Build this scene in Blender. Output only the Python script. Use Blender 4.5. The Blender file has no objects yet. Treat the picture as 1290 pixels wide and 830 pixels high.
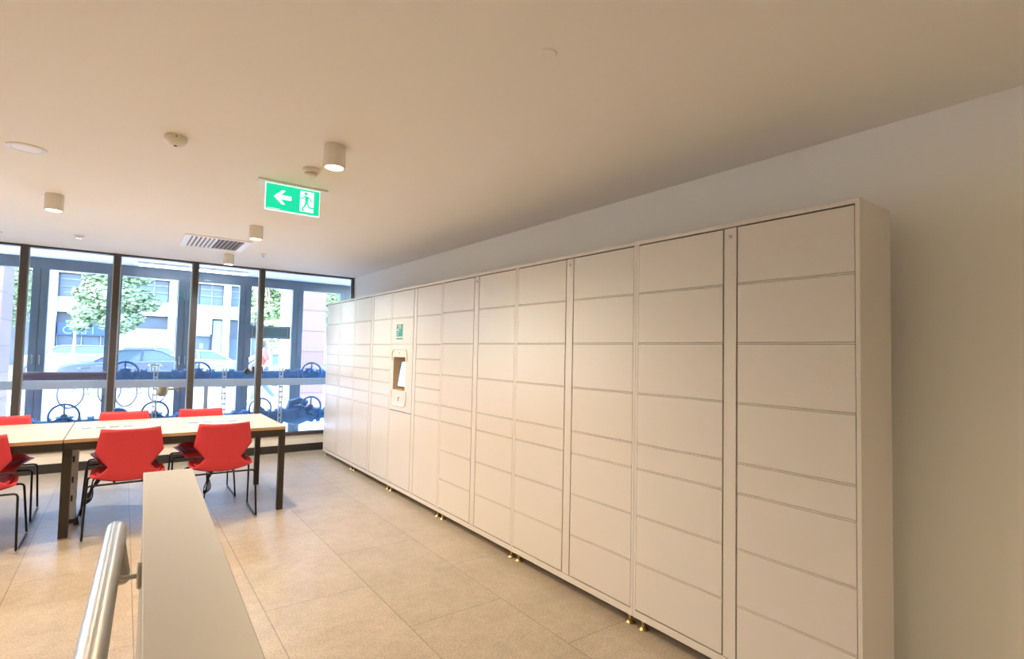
import bpy, bmesh, math, random
from mathutils import Vector, Matrix
random.seed(7)
SC = bpy.context.scene
COL = SC.collection
R = math.radians

# ------------------------------------------------------------------ camera
EYE = 1.4803
ax_r = Vector((0.8070, -0.5901, 0.0217)).normalized()
cam_f = Vector((0.5896, 0.8065, 0.0439)).normalized()
cam_r = (ax_r - cam_f*ax_r.dot(cam_f)).normalized()
cam_u = cam_r.cross(cam_f)
cd = bpy.data.cameras.new('camera'); cam = bpy.data.objects.new('camera', cd); COL.objects.link(cam)
m = Matrix((cam_r, cam_u, -cam_f)).transposed().to_4x4(); m.translation = (0, 0, EYE)
cam.matrix_world = m
cd.sensor_width = 36.0; cd.sensor_fit = 'HORIZONTAL'; cd.lens = 666.43/1290*36.0
cd.clip_start = 0.02; cd.clip_end = 400
SC.camera = cam

# ------------------------------------------------------------------ view, sky, sun
vs = SC.view_settings
vs.view_transform = 'Standard'; vs.look = 'None'; vs.gamma = 1.0; vs.use_curve_mapping = False
vs.exposure = 0.32
W = bpy.data.worlds.new('world'); SC.world = W; W.use_nodes = True
wn = W.node_tree.nodes; wl = W.node_tree.links
sky = wn.new('ShaderNodeTexSky'); sky.sky_type = 'NISHITA'
sky.sun_disc = False; sky.sun_elevation = R(48); sky.sun_rotation = R(250); sky.air_density = 1.0; sky.dust_density = 1.5
wl.new(sky.outputs[0], wn['Background'].inputs[0]); wn['Background'].inputs[1].default_value = 2.65
sd = bpy.data.lights.new('sun', 'SUN'); sun = bpy.data.objects.new('sun', sd); COL.objects.link(sun)
sd.energy = 3.5; sd.angle = R(0.8); sd.color = (1.0, 0.96, 0.9)
sun.rotation_euler = Vector((-0.62, -0.35, 0.72)).to_track_quat('Z', 'Y').to_euler()
LAMP_W = 88.0          # watts of each ceiling downlight
LAMP_COL = (1.0, 0.765, 0.49)
DAY_COL = (0.95, 0.97, 1.0)   # cool lamp colour standing in for daylight near the windows

# ------------------------------------------------------------------ materials
def mat(name, col, rough=0.5, metal=0.0, noise=0.0, nscale=8.0, bump=0.0, bscale=60.0, spec=0.5, emis=None, estr=0.0, coat=0.0):
    mt = bpy.data.materials.new(name); mt.use_nodes = True
    nt = mt.node_tree; b = nt.nodes['Principled BSDF']
    b.inputs['Base Color'].default_value = (*col, 1); b.inputs['Roughness'].default_value = rough
    b.inputs['Metallic'].default_value = metal; b.inputs['Specular IOR Level'].default_value = spec
    b.inputs['Coat Weight'].default_value = coat
    tc = nt.nodes.new('ShaderNodeTexCoord')
    if noise:
        n = nt.nodes.new('ShaderNodeTexNoise'); n.inputs['Scale'].default_value = nscale; n.inputs['Detail'].default_value = 5
        nt.links.new(tc.outputs['Object'], n.inputs['Vector'])
        r = nt.nodes.new('ShaderNodeValToRGB')
        r.color_ramp.elements[0].position = 0.3; r.color_ramp.elements[1].position = 0.7
        r.color_ramp.elements[0].color = (*[max(0, c*(1-noise)) for c in col], 1)
        r.color_ramp.elements[1].color = (*[min(1, c*(1+noise)) for c in col], 1)
        nt.links.new(n.outputs['Fac'], r.inputs[0]); nt.links.new(r.outputs[0], b.inputs['Base Color'])
    if bump:
        n2 = nt.nodes.new('ShaderNodeTexNoise'); n2.inputs['Scale'].default_value = bscale
        nt.links.new(tc.outputs['Object'], n2.inputs['Vector'])
        bp = nt.nodes.new('ShaderNodeBump'); bp.inputs['Strength'].default_value = bump; bp.inputs['Distance'].default_value = 0.002
        nt.links.new(n2.outputs['Fac'], bp.inputs['Height']); nt.links.new(bp.outputs[0], b.inputs['Normal'])
    if emis:
        b.inputs['Emission Color'].default_value = (*emis, 1); b.inputs['Emission Strength'].default_value = estr
    return mt

def brick_mat(name, c1, c2, cm, bw, rh, mort, swap, off=(0, 0), rough=0.4, offset=0.5, speck=True, bump=0.15, squash=1.0):
    """tiles on world coordinates; swap picks which world axes carry the pattern"""
    mt = bpy.data.materials.new(name); mt.use_nodes = True; nt = mt.node_tree; b = nt.nodes['Principled BSDF']
    g = nt.nodes.new('ShaderNodeNewGeometry'); s = nt.nodes.new('ShaderNodeSeparateXYZ'); c = nt.nodes.new('ShaderNodeCombineXYZ')
    nt.links.new(g.outputs['Position'], s.inputs[0])
    a = nt.nodes.new('ShaderNodeMath'); a.operation = 'SUBTRACT'; a.inputs[1].default_value = off[0]
    d = nt.nodes.new('ShaderNodeMath'); d.operation = 'SUBTRACT'; d.inputs[1].default_value = off[1]
    nt.links.new(s.outputs[swap[0]], a.inputs[0]); nt.links.new(s.outputs[swap[1]], d.inputs[0])
    nt.links.new(a.outputs[0], c.inputs[0]); nt.links.new(d.outputs[0], c.inputs[1])
    br = nt.nodes.new('ShaderNodeTexBrick'); br.offset = offset; br.squash = squash
    br.inputs['Scale'].default_value = 1; br.inputs['Brick Width'].default_value = bw; br.inputs['Row Height'].default_value = rh
    br.inputs['Mortar Size'].default_value = mort; br.inputs['Mortar Smooth'].default_value = 0.2
    br.inputs['Color1'].default_value = (*c1, 1); br.inputs['Color2'].default_value = (*c2, 1); br.inputs['Mortar'].default_value = (*cm, 1)
    nt.links.new(c.outputs[0], br.inputs['Vector'])
    out = br.outputs['Color']
    if speck:
        for sc, amt, dark in ((3.5, 0.26, 0.78), (16.0, 0.28, 0.80), (95.0, 0.42, 0.62)):
            n = nt.nodes.new('ShaderNodeTexNoise'); n.inputs['Scale'].default_value = sc; n.inputs['Detail'].default_value = 6
            nt.links.new(g.outputs['Position'], n.inputs['Vector'])
            rp = nt.nodes.new('ShaderNodeValToRGB'); rp.color_ramp.elements[0].position = 0.35; rp.color_ramp.elements[1].position = 0.62
            rp.color_ramp.elements[0].color = (dark, dark*0.98, dark*0.95, 1); rp.color_ramp.elements[1].color = (1.05, 1.05, 1.05, 1)
            nt.links.new(n.outputs['Fac'], rp.inputs[0])
            mx = nt.nodes.new('ShaderNodeMix'); mx.data_type = 'RGBA'; mx.blend_type = 'MULTIPLY'; mx.inputs[0].default_value = amt*1.6
            nt.links.new(out, mx.inputs[6]); nt.links.new(rp.outputs[0], mx.inputs[7]); out = mx.outputs[2]
    nt.links.new(out, b.inputs['Base Color']); b.inputs['Roughness'].default_value = rough
    bp = nt.nodes.new('ShaderNodeBump'); bp.inputs['Strength'].default_value = bump; bp.inputs['Distance'].default_value = 0.003; bp.invert = True
    nt.links.new(br.outputs['Fac'], bp.inputs['Height']); nt.links.new(bp.outputs[0], b.inputs['Normal'])
    return mt

def glass_mat(name, tint=(0.93, 0.97, 1.0), ior=1.45):
    mt = bpy.data.materials.new(name); mt.use_nodes = True; nt = mt.node_tree; nt.nodes.clear()
    o = nt.nodes.new('ShaderNodeOutputMaterial'); mx = nt.nodes.new('ShaderNodeMixShader'); t = nt.nodes.new('ShaderNodeBsdfTransparent')
    g = nt.nodes.new('ShaderNodeBsdfGlossy'); f = nt.nodes.new('ShaderNodeFresnel'); f.inputs[0].default_value = ior
    t.inputs[0].default_value = (*tint, 1); g.inputs['Roughness'].default_value = 0.02
    nt.links.new(f.outputs[0], mx.inputs[0]); nt.links.new(t.outputs[0], mx.inputs[1]); nt.links.new(g.outputs[0], mx.inputs[2])
    nt.links.new(mx.outputs[0], o.inputs[0]); return mt

M = dict(
    floor=brick_mat('floor_stone_tile', (0.49, 0.425, 0.345), (0.44, 0.38, 0.305), (0.23, 0.195, 0.155), 1.2, 0.6, 0.0025, (1, 0), (3.25, 0.10), rough=0.33),
    ceiling=mat('ceiling_paint', (0.92, 0.895, 0.845), 0.85, bump=0.05, bscale=300),
    wall=mat('wall_paint', (0.90, 0.90, 0.87), 0.8, bump=0.12, bscale=350),
    dwarf=mat('dwarf_wall_paint', (0.80, 0.76, 0.68), 0.7),
    base=mat('dark_skirting', (0.025, 0.022, 0.02), 0.45),
    mull=mat('bronze_mullion', (0.075, 0.068, 0.062), 0.42, 0.3),
    gasket=mat('silver_glazing_bead', (0.55, 0.6, 0.65), 0.35, 0.6),
    glass=glass_mat('window_glass'),
    locker=mat('white_powder_coat', (0.70, 0.66, 0.62), 0.30, bump=0.10, bscale=420, spec=0.5),
    lockgap=mat('locker_gap_shade', (0.16, 0.13, 0.10), 0.6),  # dark brown paints in the shade of the door gaps
    lock=mat('lock_nickel', (0.6, 0.58, 0.52), 0.28, 1.0),
    black=mat('black_plastic', (0.012, 0.012, 0.012), 0.4),
    brass=mat('brass_foot', (0.62, 0.47, 0.22), 0.32, 1.0),
    kiosk=mat('kiosk_gloss_white', (0.93, 0.93, 0.93), 0.2),
    kioskin=mat('kiosk_recess_beige', (0.78, 0.62, 0.44), 0.5),
    screen=mat('screen_face', (0.10, 0.22, 0.30), 0.12, emis=(0.30, 0.62, 0.68), estr=0.55),
    screenb=mat('screen_face_blue', (0.08, 0.16, 0.35), 0.12, emis=(0.16, 0.30, 0.58), estr=0.5),
    teal=mat('teal_label', (0.035, 0.33, 0.30), 0.5),
    white=mat('white_plastic', (0.84, 0.82, 0.78), 0.4),
    printw=mat('white_print', (0.9, 0.95, 0.93), 0.5),
    top=mat('birch_laminate', (0.46, 0.385, 0.29), 0.5, noise=0.03, nscale=5),
    topedge=mat('birch_edge', (0.50, 0.33, 0.18), 0.5),
    steel=mat('dark_brown_steel', (0.040, 0.033, 0.027), 0.42, 0.4),
    grey=mat('grey_cable_riser', (0.42, 0.43, 0.46), 0.45, 0.4),
    chrome=mat('chrome', (0.80, 0.80, 0.82), 0.15, 1.0),
    red=mat('red_chair_shell', (0.60, 0.036, 0.055), 0.5, noise=0.10, nscale=160, bump=0.25, bscale=260),
    dred=mat('dark_red_seat_pad', (0.30, 0.008, 0.022), 0.75, noise=0.15, nscale=120, bump=0.4, bscale=260),
    rod=mat('black_rod', (0.012, 0.012, 0.013), 0.35, 0.5),
    lid=mat('socket_lid_blue_grey', (0.20, 0.27, 0.31), 0.25),
    clear=mat('clear_glide', (0.40, 0.45, 0.48), 0.2),
    cap=mat('cream_capping', (0.43, 0.415, 0.385), 0.42, bump=0.05, bscale=300),
    inox=mat('brushed_stainless', (0.46, 0.44, 0.41), 0.30, 1.0),
    fitting=mat('fitting_paint', (0.80, 0.76, 0.69), 0.5),
    lens=mat('lamp_lens', (1, 0.95, 0.85), 0.3, emis=(1.0, 0.86, 0.62), estr=14.0),
    green=mat('exit_green', (0.0, 0.40, 0.22), 0.4, emis=(0.0, 0.62, 0.34), estr=0.85),
    exitw=mat('exit_white', (0.8, 0.9, 0.9), 0.4, emis=(0.80, 0.92, 0.90), estr=0.75),
    vent=mat('vent_white', (0.93, 0.94, 0.97), 0.45),
    ventin=mat('vent_back', (0.16, 0.13, 0.10), 0.7),
    frame_out=mat('hazed_blue_frame', (0.105, 0.145, 0.18), 0.30, 0.1, noise=0.12, nscale=6),  # bluish haze of the window view mixed into the frame colour
    soffit=mat('soffit_white', (0.82, 0.86, 0.92), 0.6),
    tube=mat('batten_tube', (0.95, 0.95, 1), 0.4, emis=(0.92, 0.96, 1.0), estr=14.0),
    pave=brick_mat('pale_paving', (0.60, 0.60, 0.61), (0.52, 0.53, 0.55), (0.38, 0.39, 0.41), 0.9, 0.6, 0.01, (0, 1), rough=0.7),
    road=mat('pale_asphalt', (0.22, 0.23, 0.25), 0.85, noise=0.18, nscale=3),
    kerb=mat('kerb_stone', (0.6, 0.6, 0.6), 0.8, noise=0.08),
    stone=brick_mat('pink_stone_block', (0.18, 0.125, 0.13), (0.15, 0.105, 0.115), (0.09, 0.07, 0.075), 6.0, 0.45, 0.012, (0, 2), (0, 0.06), rough=0.6, speck=False),
    railw=mat('rail_grey_white', (0.66, 0.71, 0.72), 0.4),
    plum=mat('plum_brown_paint', (0.10, 0.06, 0.08), 0.4),
    blue=mat('pipe_blue', (0.05, 0.18, 0.38), 0.35, noise=0.2, nscale=14),
    galv=mat('galvanised', (0.62, 0.68, 0.70), 0.4, 0.6),
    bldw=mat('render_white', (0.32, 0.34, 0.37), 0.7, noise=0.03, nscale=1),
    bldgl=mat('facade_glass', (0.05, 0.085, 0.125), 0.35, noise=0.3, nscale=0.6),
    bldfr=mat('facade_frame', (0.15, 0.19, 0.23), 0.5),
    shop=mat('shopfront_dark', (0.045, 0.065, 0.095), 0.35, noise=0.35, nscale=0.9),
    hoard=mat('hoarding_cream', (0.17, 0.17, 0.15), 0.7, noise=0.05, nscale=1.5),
    navy=mat('sign_navy', (0.015, 0.05, 0.17), 0.4),
    neon=mat('neon_blue', (0.05, 0.12, 0.5), 0.4, emis=(0.16, 0.36, 1.0), estr=1.3),
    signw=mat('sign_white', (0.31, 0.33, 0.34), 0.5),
    signt=mat('sign_grey_text', (0.06, 0.07, 0.08), 0.5),
    signteal=mat('hanging_sign_teal', (0.07, 0.12, 0.125), 0.3),
    signedge=mat('hanging_sign_edge', (0.30, 0.37, 0.40), 0.3),
    leaf=mat('leaf_green', (0.19, 0.28, 0.155), 0.55, noise=0.35, nscale=1.4),
    leaf2=mat('leaf_yellow_green', (0.19, 0.28, 0.13), 0.55, noise=0.3, nscale=1.2),
    bark=mat('bark', (0.22, 0.18, 0.15), 0.9, noise=0.3),
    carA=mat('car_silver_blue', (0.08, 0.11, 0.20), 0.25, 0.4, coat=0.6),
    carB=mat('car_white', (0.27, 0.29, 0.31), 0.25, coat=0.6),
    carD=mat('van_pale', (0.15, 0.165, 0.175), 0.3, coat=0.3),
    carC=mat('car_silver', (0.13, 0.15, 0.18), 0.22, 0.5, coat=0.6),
    carg=mat('car_glass', (0.06, 0.10, 0.13), 0.08),
    tyre=mat('tyre', (0.05, 0.055, 0.07), 0.7),
    wheel=mat('alloy', (0.5, 0.5, 0.52), 0.3, 0.8),
    tail=mat('tail_light', (0.6, 0.03, 0.03), 0.3),
    skin=mat('skin', (0.30, 0.18, 0.13), 0.55),
    hair=mat('hair', (0.10, 0.06, 0.04), 0.6),
    jeans=mat('pale_jeans', (0.08, 0.14, 0.22), 0.8),
    shirt=mat('coral_shirt', (0.36, 0.085, 0.075), 0.8),
    cord=mat('black_cord', (0.01, 0.01, 0.01), 0.5),
    orange=mat('orange_reflector', (0.9, 0.3, 0.05), 0.4),
)

# ------------------------------------------------------------------ mesh helpers
def nb(): return bmesh.new()
def bx(bm, x0, x1, y0, y1, z0, z1, rot=None):
    vs_ = [bm.verts.new(p) for p in ((x0,y0,z0),(x1,y0,z0),(x1,y1,z0),(x0,y1,z0),(x0,y0,z1),(x1,y0,z1),(x1,y1,z1),(x0,y1,z1))]
    for f in ((0,3,2,1),(4,5,6,7),(0,1,5,4),(1,2,6,5),(2,3,7,6),(3,0,4,7)): bm.faces.new([vs_[i] for i in f])
    if rot:
        c, s = math.cos(rot[1]), math.sin(rot[1]); o = Vector(rot[0])
        for v in vs_:
            d = v.co-o; v.co = o+Vector((d.x*c-d.y*s, d.x*s+d.y*c, d.z))
    return vs_
def frame_of(d):
    d = d.normalized(); a = Vector((0,0,1)) if abs(d.z) < 0.9 else Vector((1,0,0))
    u = d.cross(a).normalized(); return u, u.cross(d).normalized()
def tube(bm, pts, r, n=10, closed=False, caps=True):
    pts = [Vector(p) for p in pts]; rings = []; N = len(pts)
    u = None
    for i, p in enumerate(pts):
        if closed: d = pts[(i+1) % N]-pts[i-1]
        else: d = pts[min(i+1, N-1)]-pts[max(i-1, 0)]
        d.normalize()
        if u is None: u, v = frame_of(d)
        else:
            u = (u-d*u.dot(d)).normalized(); v = u.cross(d).normalized()
        rr = r[i] if isinstance(r, (list, tuple)) else r
        rings.append([bm.verts.new(p+(u*math.cos(2*math.pi*k/n)+v*math.sin(2*math.pi*k/n))*rr) for k in range(n)])
    for i in range(N if closed else N-1):
        a, b = rings[i], rings[(i+1) % N]
        for k in range(n): bm.faces.new((a[k], a[(k+1) % n], b[(k+1) % n], b[k]))
    if caps and not closed:
        bm.faces.new(rings[0][::-1]); bm.faces.new(rings[-1])
def lathe(bm, prof, c=(0,0,0), axis='z', n=24):
    """prof = [(radius, height)...] turned about an axis through c"""
    rings = []
    for r, h in prof:
        ring = []
        for k in range(n):
            a = 2*math.pi*k/n; p = (r*math.cos(a), r*math.sin(a), h)
            if axis == 'y': p = (p[0], p[2], p[1])
            if axis == 'x': p = (p[2], p[0], p[1])
            ring.append(bm.verts.new(Vector(p)+Vector(c)))
        rings.append(ring)
    for a, b in zip(rings, rings[1:]):
        for k in range(n): bm.faces.new((a[k], a[(k+1) % n], b[(k+1) % n], b[k]))
    bm.faces.new(rings[0][::-1]); bm.faces.new(rings[-1])
def prism(bm, pts, plane, d0, d1):
    """extrude a 2D outline; plane 'xz' (depth y), 'yz' (depth x), 'xy' (depth z)"""
    def P(a, b, d): return {'xz': (a, d, b), 'yz': (d, a, b), 'xy': (a, b, d)}[plane]
    A = [bm.verts.new(P(a, b, d0)) for a, b in pts]; B = [bm.verts.new(P(a, b, d1)) for a, b in pts]
    bm.faces.new(A); bm.faces.new(B[::-1]); n = len(pts)
    for i in range(n): bm.faces.new((A[i], B[i], B[(i+1) % n], A[(i+1) % n]))
def arc(c, r, a0, a1, n, plane='yz'):
    out = []
    for i in range(n+1):
        a = a0+(a1-a0)*i/n; p, q = r*math.cos(a), r*math.sin(a)
        out.append({'yz': (c[0], c[1]+p, c[2]+q), 'xz': (c[0]+p, c[1], c[2]+q), 'xy': (c[0]+p, c[1]+q, c[2])}[plane])
    return out
def obj(name, bm, m, parent=None, smooth=False, bevel=0.0, loc=None, rz=0.0):
    bmesh.ops.recalc_face_normals(bm, faces=bm.faces)
    me = bpy.data.meshes.new(name); bm.to_mesh(me); bm.free()
    me.materials.append(M[m] if isinstance(m, str) else m)
    o = bpy.data.objects.new(name, me); COL.objects.link(o)
    if parent: o.parent = parent
    if loc: o.location = loc
    if rz: o.rotation_euler = (0, 0, rz)
    if smooth:
        for p in me.polygons: p.use_smooth = True
        try: me.set_sharp_from_angle(angle=R(38))
        except Exception: pass
    if bevel:
        b = o.modifiers.new('bevel', 'BEVEL'); b.width = bevel; b.segments = 2; b.limit_method = 'ANGLE'
    return o
def thing(name, label, cat, loc=(0,0,0), rz=0, group=None):
    o = bpy.data.objects.new(name, None); COL.objects.link(o); o.empty_display_size = 0.1
    o.location = loc; o.rotation_euler = (0, 0, rz); o['label'] = label; o['category'] = cat
    if group: o['group'] = group
    return o
def tag(o, label, cat, group=None):
    o['label'] = label; o['category'] = cat
    if group: o['group'] = group
    return o
def struct(name, bm, m, parent=None, **k):
    o = obj(name, bm, m, parent, **k)
    if not parent: o['kind'] = 'structure'
    return o
def dup(root, loc, rz, label=None, group=None):
    r = root.copy(); COL.objects.link(r); r.location = loc; r.rotation_euler = (0, 0, rz)
    if label: r['label'] = label
    if group: r['group'] = group
    for ch in list(root.children):
        c = ch.copy(); COL.objects.link(c); c.parent = r
        for g in ch.children:
            d = g.copy(); COL.objects.link(d); d.parent = c
    return r
def text_obj(name, s, size, m, parent, loc, rot, ext=0.004, align='CENTER'):
    cu = bpy.data.curves.new(name, 'FONT'); cu.body = s; cu.size = size; cu.extrude = ext; cu.align_x = align
    cu.materials.append(M[m]); t = bpy.data.objects.new(name, cu); COL.objects.link(t)
    bpy.context.view_layer.update()
    me = bpy.data.meshes.new_from_object(t.evaluated_get(bpy.context.evaluated_depsgraph_get()))
    bpy.data.objects.remove(t); bpy.data.curves.remove(cu)
    o = bpy.data.objects.new(name, me); COL.objects.link(o); o.parent = parent
    o.location = loc; o.rotation_euler = rot
    return o

# ------------------------------------------------------------------ the room
CEIL = 2.575; YW = 7.98; XW = 2.809; XL = -3.3; YB = -2.6
b = nb(); bx(b, XL, XW, YB, YW+0.06, -0.1, 0); struct('floor', b, 'floor')
b = nb(); bx(b, XL-.1, XW+.1, YB-.1, YW+0.06, CEIL, CEIL+0.3); struct('ceiling', b, 'ceiling')
b = nb(); bx(b, XW, XW+.15, YB-.1, YW+0.14, 0, CEIL); struct('wall_right', b, 'wall')
b = nb(); bx(b, XL-.15, XL, YB-.1, YW+0.14, 0, CEIL); struct('wall_left', b, 'wall')
b = nb(); bx(b, XL, XW, YB-.15, YB, 0, CEIL); struct('wall_back', b, 'wall')
b = nb(); bx(b, XL, XW, YW, YW+0.14, 0, 0.235); struct('wall_front', b, 'dwarf')
b = nb(); bx(b, XL, XW, YW-0.012, YW, 0, 0.105); struct('baseboard_front', b, 'base')
edges = [-3.3, -2.61, -1.78, -0.946, -0.112, 0.709, 1.513, 2.797]
for i in range(7):
    x0, x1 = edges[i], edges[i+1]
    e = bpy.data.objects.new('window_%d' % (i+1), None); COL.objects.link(e); e['kind'] = 'structure'; e.location = ((x0+x1)/2, YW, 0.235)
    b = nb(); h = 0.031; ox = (x0+x1)/2; oz = 0.235
    w2 = h if i < 6 else 0.012
    bx(b, x0-ox, x0-ox+h, -.02, 0.09, 0, CEIL-oz)
    bx(b, x1-ox-w2, x1-ox, -.02, 0.09, 0, CEIL-oz)
    bx(b, x0-ox+h, x1-ox-w2, -.02, 0.09, 0, 0.043)
    bx(b, x0-ox+h, x1-ox-w2, -.01, 0.09, CEIL-oz-0.022, CEIL-oz)
    obj('frame', b, 'mull', e)
    b = nb(); bx(b, x0-ox+h, x0-ox+h+.012, 0.03, 0.06, 0.043, CEIL-oz-0.022); bx(b, x1-ox-w2-.012, x1-ox-w2, 0.03, 0.06, 0.043, CEIL-oz-0.022)
    obj('glazing_bead', b, 'gasket', e)
    b = nb(); bx(b, x0-ox+h, x1-ox-w2, 0.042, 0.048, 0.043, CEIL-oz-0.022); obj('pane', b, 'glass', e)

# ------------------------------------------------------------------ outside shell
b = nb(); bx(b, XL-1, 8, YW+.14, 22.0, -.12, -.02); struct('ground_pavement', b, 'pave')
b = nb(); bx(b, XL-25, 40, 22.12, 36.5, -.3, -.16); struct('ground_road', b, 'road')
b = nb(); bx(b, XL-25, 40, 22.0, 22.12, -.3, -.02); struct('ground_kerb', b, 'kerb')
b = nb(); bx(b, XL-25, XL-1, YW, 22.0, -.12, -.02); bx(b, 8, 40, YW, 22.0, -.12, -.02); struct('ground_pavement', b, 'pave')
b = nb(); bx(b, XL-25, 40, 36.5, 60, -.3, -.03); struct('ground_far_pavement', b, 'pave')
b = nb(); bx(b, XL-.1, XW+2, YW+.06, 9.32, CEIL+.012, CEIL+.3); struct('ceiling_soffit', b, 'soffit')
b = nb(); bx(b, XL-.1, XW+2, 9.15, 9.25, 2.44, CEIL+.012); struct('trim_1', b, 'frame_out')
for k, X in enumerate([-2.52, -1.72, -0.915, -0.143, 0.69, 1.504, 2.291, 3.073, 3.9]):
    e = bpy.data.objects.new('trim_%d' % (k+2), None); COL.objects.link(e); e['kind'] = 'structure'; e.location = (X, 9.2, 0)
    b = nb(); bx(b, -.082, -.003, -.05, .05, -.02, 2.44); bx(b, .003, .082, -.05, .05, -.02, 2.44); bx(b, -.01, .01, -.035, .05, -.02, 2.44)
    obj('door_stile', b, 'frame_out', e)
    if k in (2, 4):
        b = nb()
        for s in (-1, 1): tube(b, [(s*.035, -.05, 1.20), (s*.035, -.085, 1.20), (s*.035, -.085, 1.32), (s*.035, -.05, 1.32)], .009, 8)
        obj('handle', b, 'chrome', e, smooth=True)

# ------------------------------------------------------------------ parcel lockers
D = 2.30; Y0 = 0.8563; WC = 1.1189; LB = 0.059; LT = 2.119; XBK = 2.61
Z8 = [2.097, 1.824, 1.547, 1.270, 0.996, 0.859, 0.606, 0.353, 0.098]
Z7 = [2.097, 1.815, 1.541, 1.403, 1.264, 1.130, 0.993, 0.855, 0.098]
NEAR = (0.0155, 0.457); STRIP = (0.4625, 0.5175); FAR = (0.523, 0.9845)
G = 0.003
foot_bm = None
def cabinet(k, label):
    y0 = Y0+k*WC; t = thing('parcel_locker', label, 'locker', (D, y0, 0), group='bank of white parcel lockers')
    levels = Z8 if k < 3 else Z7; W_ = WC-0.0015
    # carcass: outer frame flush with the doors, body behind
    b = nb(); dx = XBK-D; fr = 0.0155*WC-0.001
    bx(b, 0, 0.02, 0.0005, fr, LB, LT); bx(b, 0, 0.02, W_-fr, W_, LB, LT)
    bx(b, 0, 0.02, fr, W_-fr, LT-0.0195, LT); bx(b, 0, 0.02, fr, W_-fr, LB, 0.098-0.0025)
    kio = (k == 3); ya, yb = FAR[0]*WC, FAR[1]*WC
    bx(b, 0.02, dx, 0.0005, W_, LB, 0.80)
    if kio:
        bx(b, 0.02, dx, 0.0005, 0.745, 0.80, LT); bx(b, 0.02, dx, 0.745, W_, 1.50, LT); bx(b, 0.17, dx, 0.745, W_, 0.80, 1.50)
        bx(b, 0.02, 0.17, W_-0.02, W_, 0.80, 1.50)
    else: bx(b, 0.02, dx, 0.0005, W_, 0.80, LT)
    obj('carcass', b, 'locker', t)
    b = nb(); bx(b, 0.0125, 0.0198, fr+.001, W_-fr-.001, 0.099, (LT-0.021) if not kio else 0.852)
    if kio:
        bx(b, 0.0125, 0.0198, fr+.001, ya-.004, 0.852, LT-0.021); bx(b, 0.0125, 0.0198, ya-.004, W_-fr-.001, 1.545, LT-0.021)
    obj('inner_face', b, 'lockgap', t)
    for col, lv in ((NEAR, levels), (FAR, levels)):
        a, c = col[0]*WC+G/2, col[1]*WC-G/2
        zs = list(zip(lv, lv[1:]))
        if kio and col is FAR: zs = [(2.097, 1.815), (1.815, 1.541), (0.855, 0.098)]
        for zt, zb in zs:
            b = nb(); bx(b, 0.0, 0.012, a, c, zb+0.0050, zt-0.0050)
            d = obj('door', b, 'locker', t, bevel=0.0012)
            if abs(zb-levels[-1]) > .01:     # shelf edge showing between two doors
                b = nb(); bx(b, 0.001, 0.012, a, c, zb-0.0030, zb+0.0030); obj('shelf_edge', b, 'locker', t)
            if kio and col is FAR and zt == 1.815:
                b = nb(); bx(b, -0.0015, 0, 0.826, 0.988, 1.578, 1.775); lab = obj('label', b, 'white', d); lab['label'] = 'white sticker behind the teal print'
                b = nb(); bx(b, -0.0022, -0.0015, 0.832, 0.982, 1.622, 1.752); bx(b, -0.0022, -0.0015, 0.832, 0.982, 1.592, 1.611)
                q = obj('label_print', b, 'teal', d); q['label'] = 'teal printed block of the sticker'
                b = nb()
                for yy0, yy1, zz in ((0.865, 0.96, 1.742), (0.865, 0.95, 1.727), (0.86, 0.95, 1.711), (0.935, 0.965, 1.70), (0.935, 0.965, 1.692), (0.90, 0.965, 1.684), (0.93, 0.965, 1.665), (0.935, 0.965, 1.646), (0.945, 0.965, 1.638)):
                    bx(b, -0.0028, -0.0022, yy0, yy1, zz-.003, zz+.003)
                q = obj('label_lettering', b, 'printw', d); q['label'] = 'small white lettering'
    a, c = STRIP[0]*WC, STRIP[1]*WC
    b = nb(); bx(b, 0.0, 0.012, a, c, 0.0995, 2.094); s = obj('lock_strip', b, 'locker', t, bevel=0.001)
    if k < 3:
        b = nb(); lathe(b, [(.0105, 0), (.0105, -.003), (.0085, -.0045), (.004, -.0045)], (0, (a+c)/2, 2.052), 'x', 20); l = obj('lock', b, 'lock', s, smooth=True); l['label'] = 'round nickel keyhole lock'
        b = nb(); bx(b, -.0052, -.0044, (a+c)/2-.0012, (a+c)/2+.0012, 2.047, 2.057); obj('keyhole', b, 'black', s)
    for fy in (0.045, W_-0.045):
        for fx in (0.035, dx-0.05):
            b = nb(); lathe(b, [(.026, 0), (.027, .004), (.018, .013), (.009, .018), (.008, LB)], (fx, fy, 0), 'z', 20)
            lathe(b, [(.013, .036), (.013, .046)], (fx, fy, 0), 'z', 6)
            obj('foot', b, 'brass', t, smooth=True)
    if kio:   # pickup terminal: panel, rounded light border, recess, tilted screen
        y_a, y_b, z_a, z_b = ya+.0015, yb-.0015, 0.8595, 1.5365
        ry0, ry1, rz0, rz1 = 0.752, 1.040, 1.070, 1.410
        b = nb(); bx(b, 0, .012, y_a, ry0, z_a, z_b); bx(b, 0, .012, ry1, y_b, z_a, z_b)
        bx(b, 0, .012, ry0, ry1, z_a, rz0); bx(b, 0, .012, ry0, ry1, rz1, z_b)
        pn = obj('terminal_panel', b, 'locker', t)
        b = nb(); bx(b, .012, .15, ry0-.008, ry0, rz0-.008, rz1+.008); bx(b, .012, .15, ry1, ry1+.008, rz0-.008, rz1+.008)
        bx(b, .012, .15, ry0, ry1, rz0-.008, rz0); bx(b, .012, .15, ry0, ry1, rz1, rz1+.008); bx(b, .14, .15, ry0, ry1, rz0, rz1)
        q = obj('recess', b, 'kioskin', pn); q['label'] = 'beige inside of the terminal recess'
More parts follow.
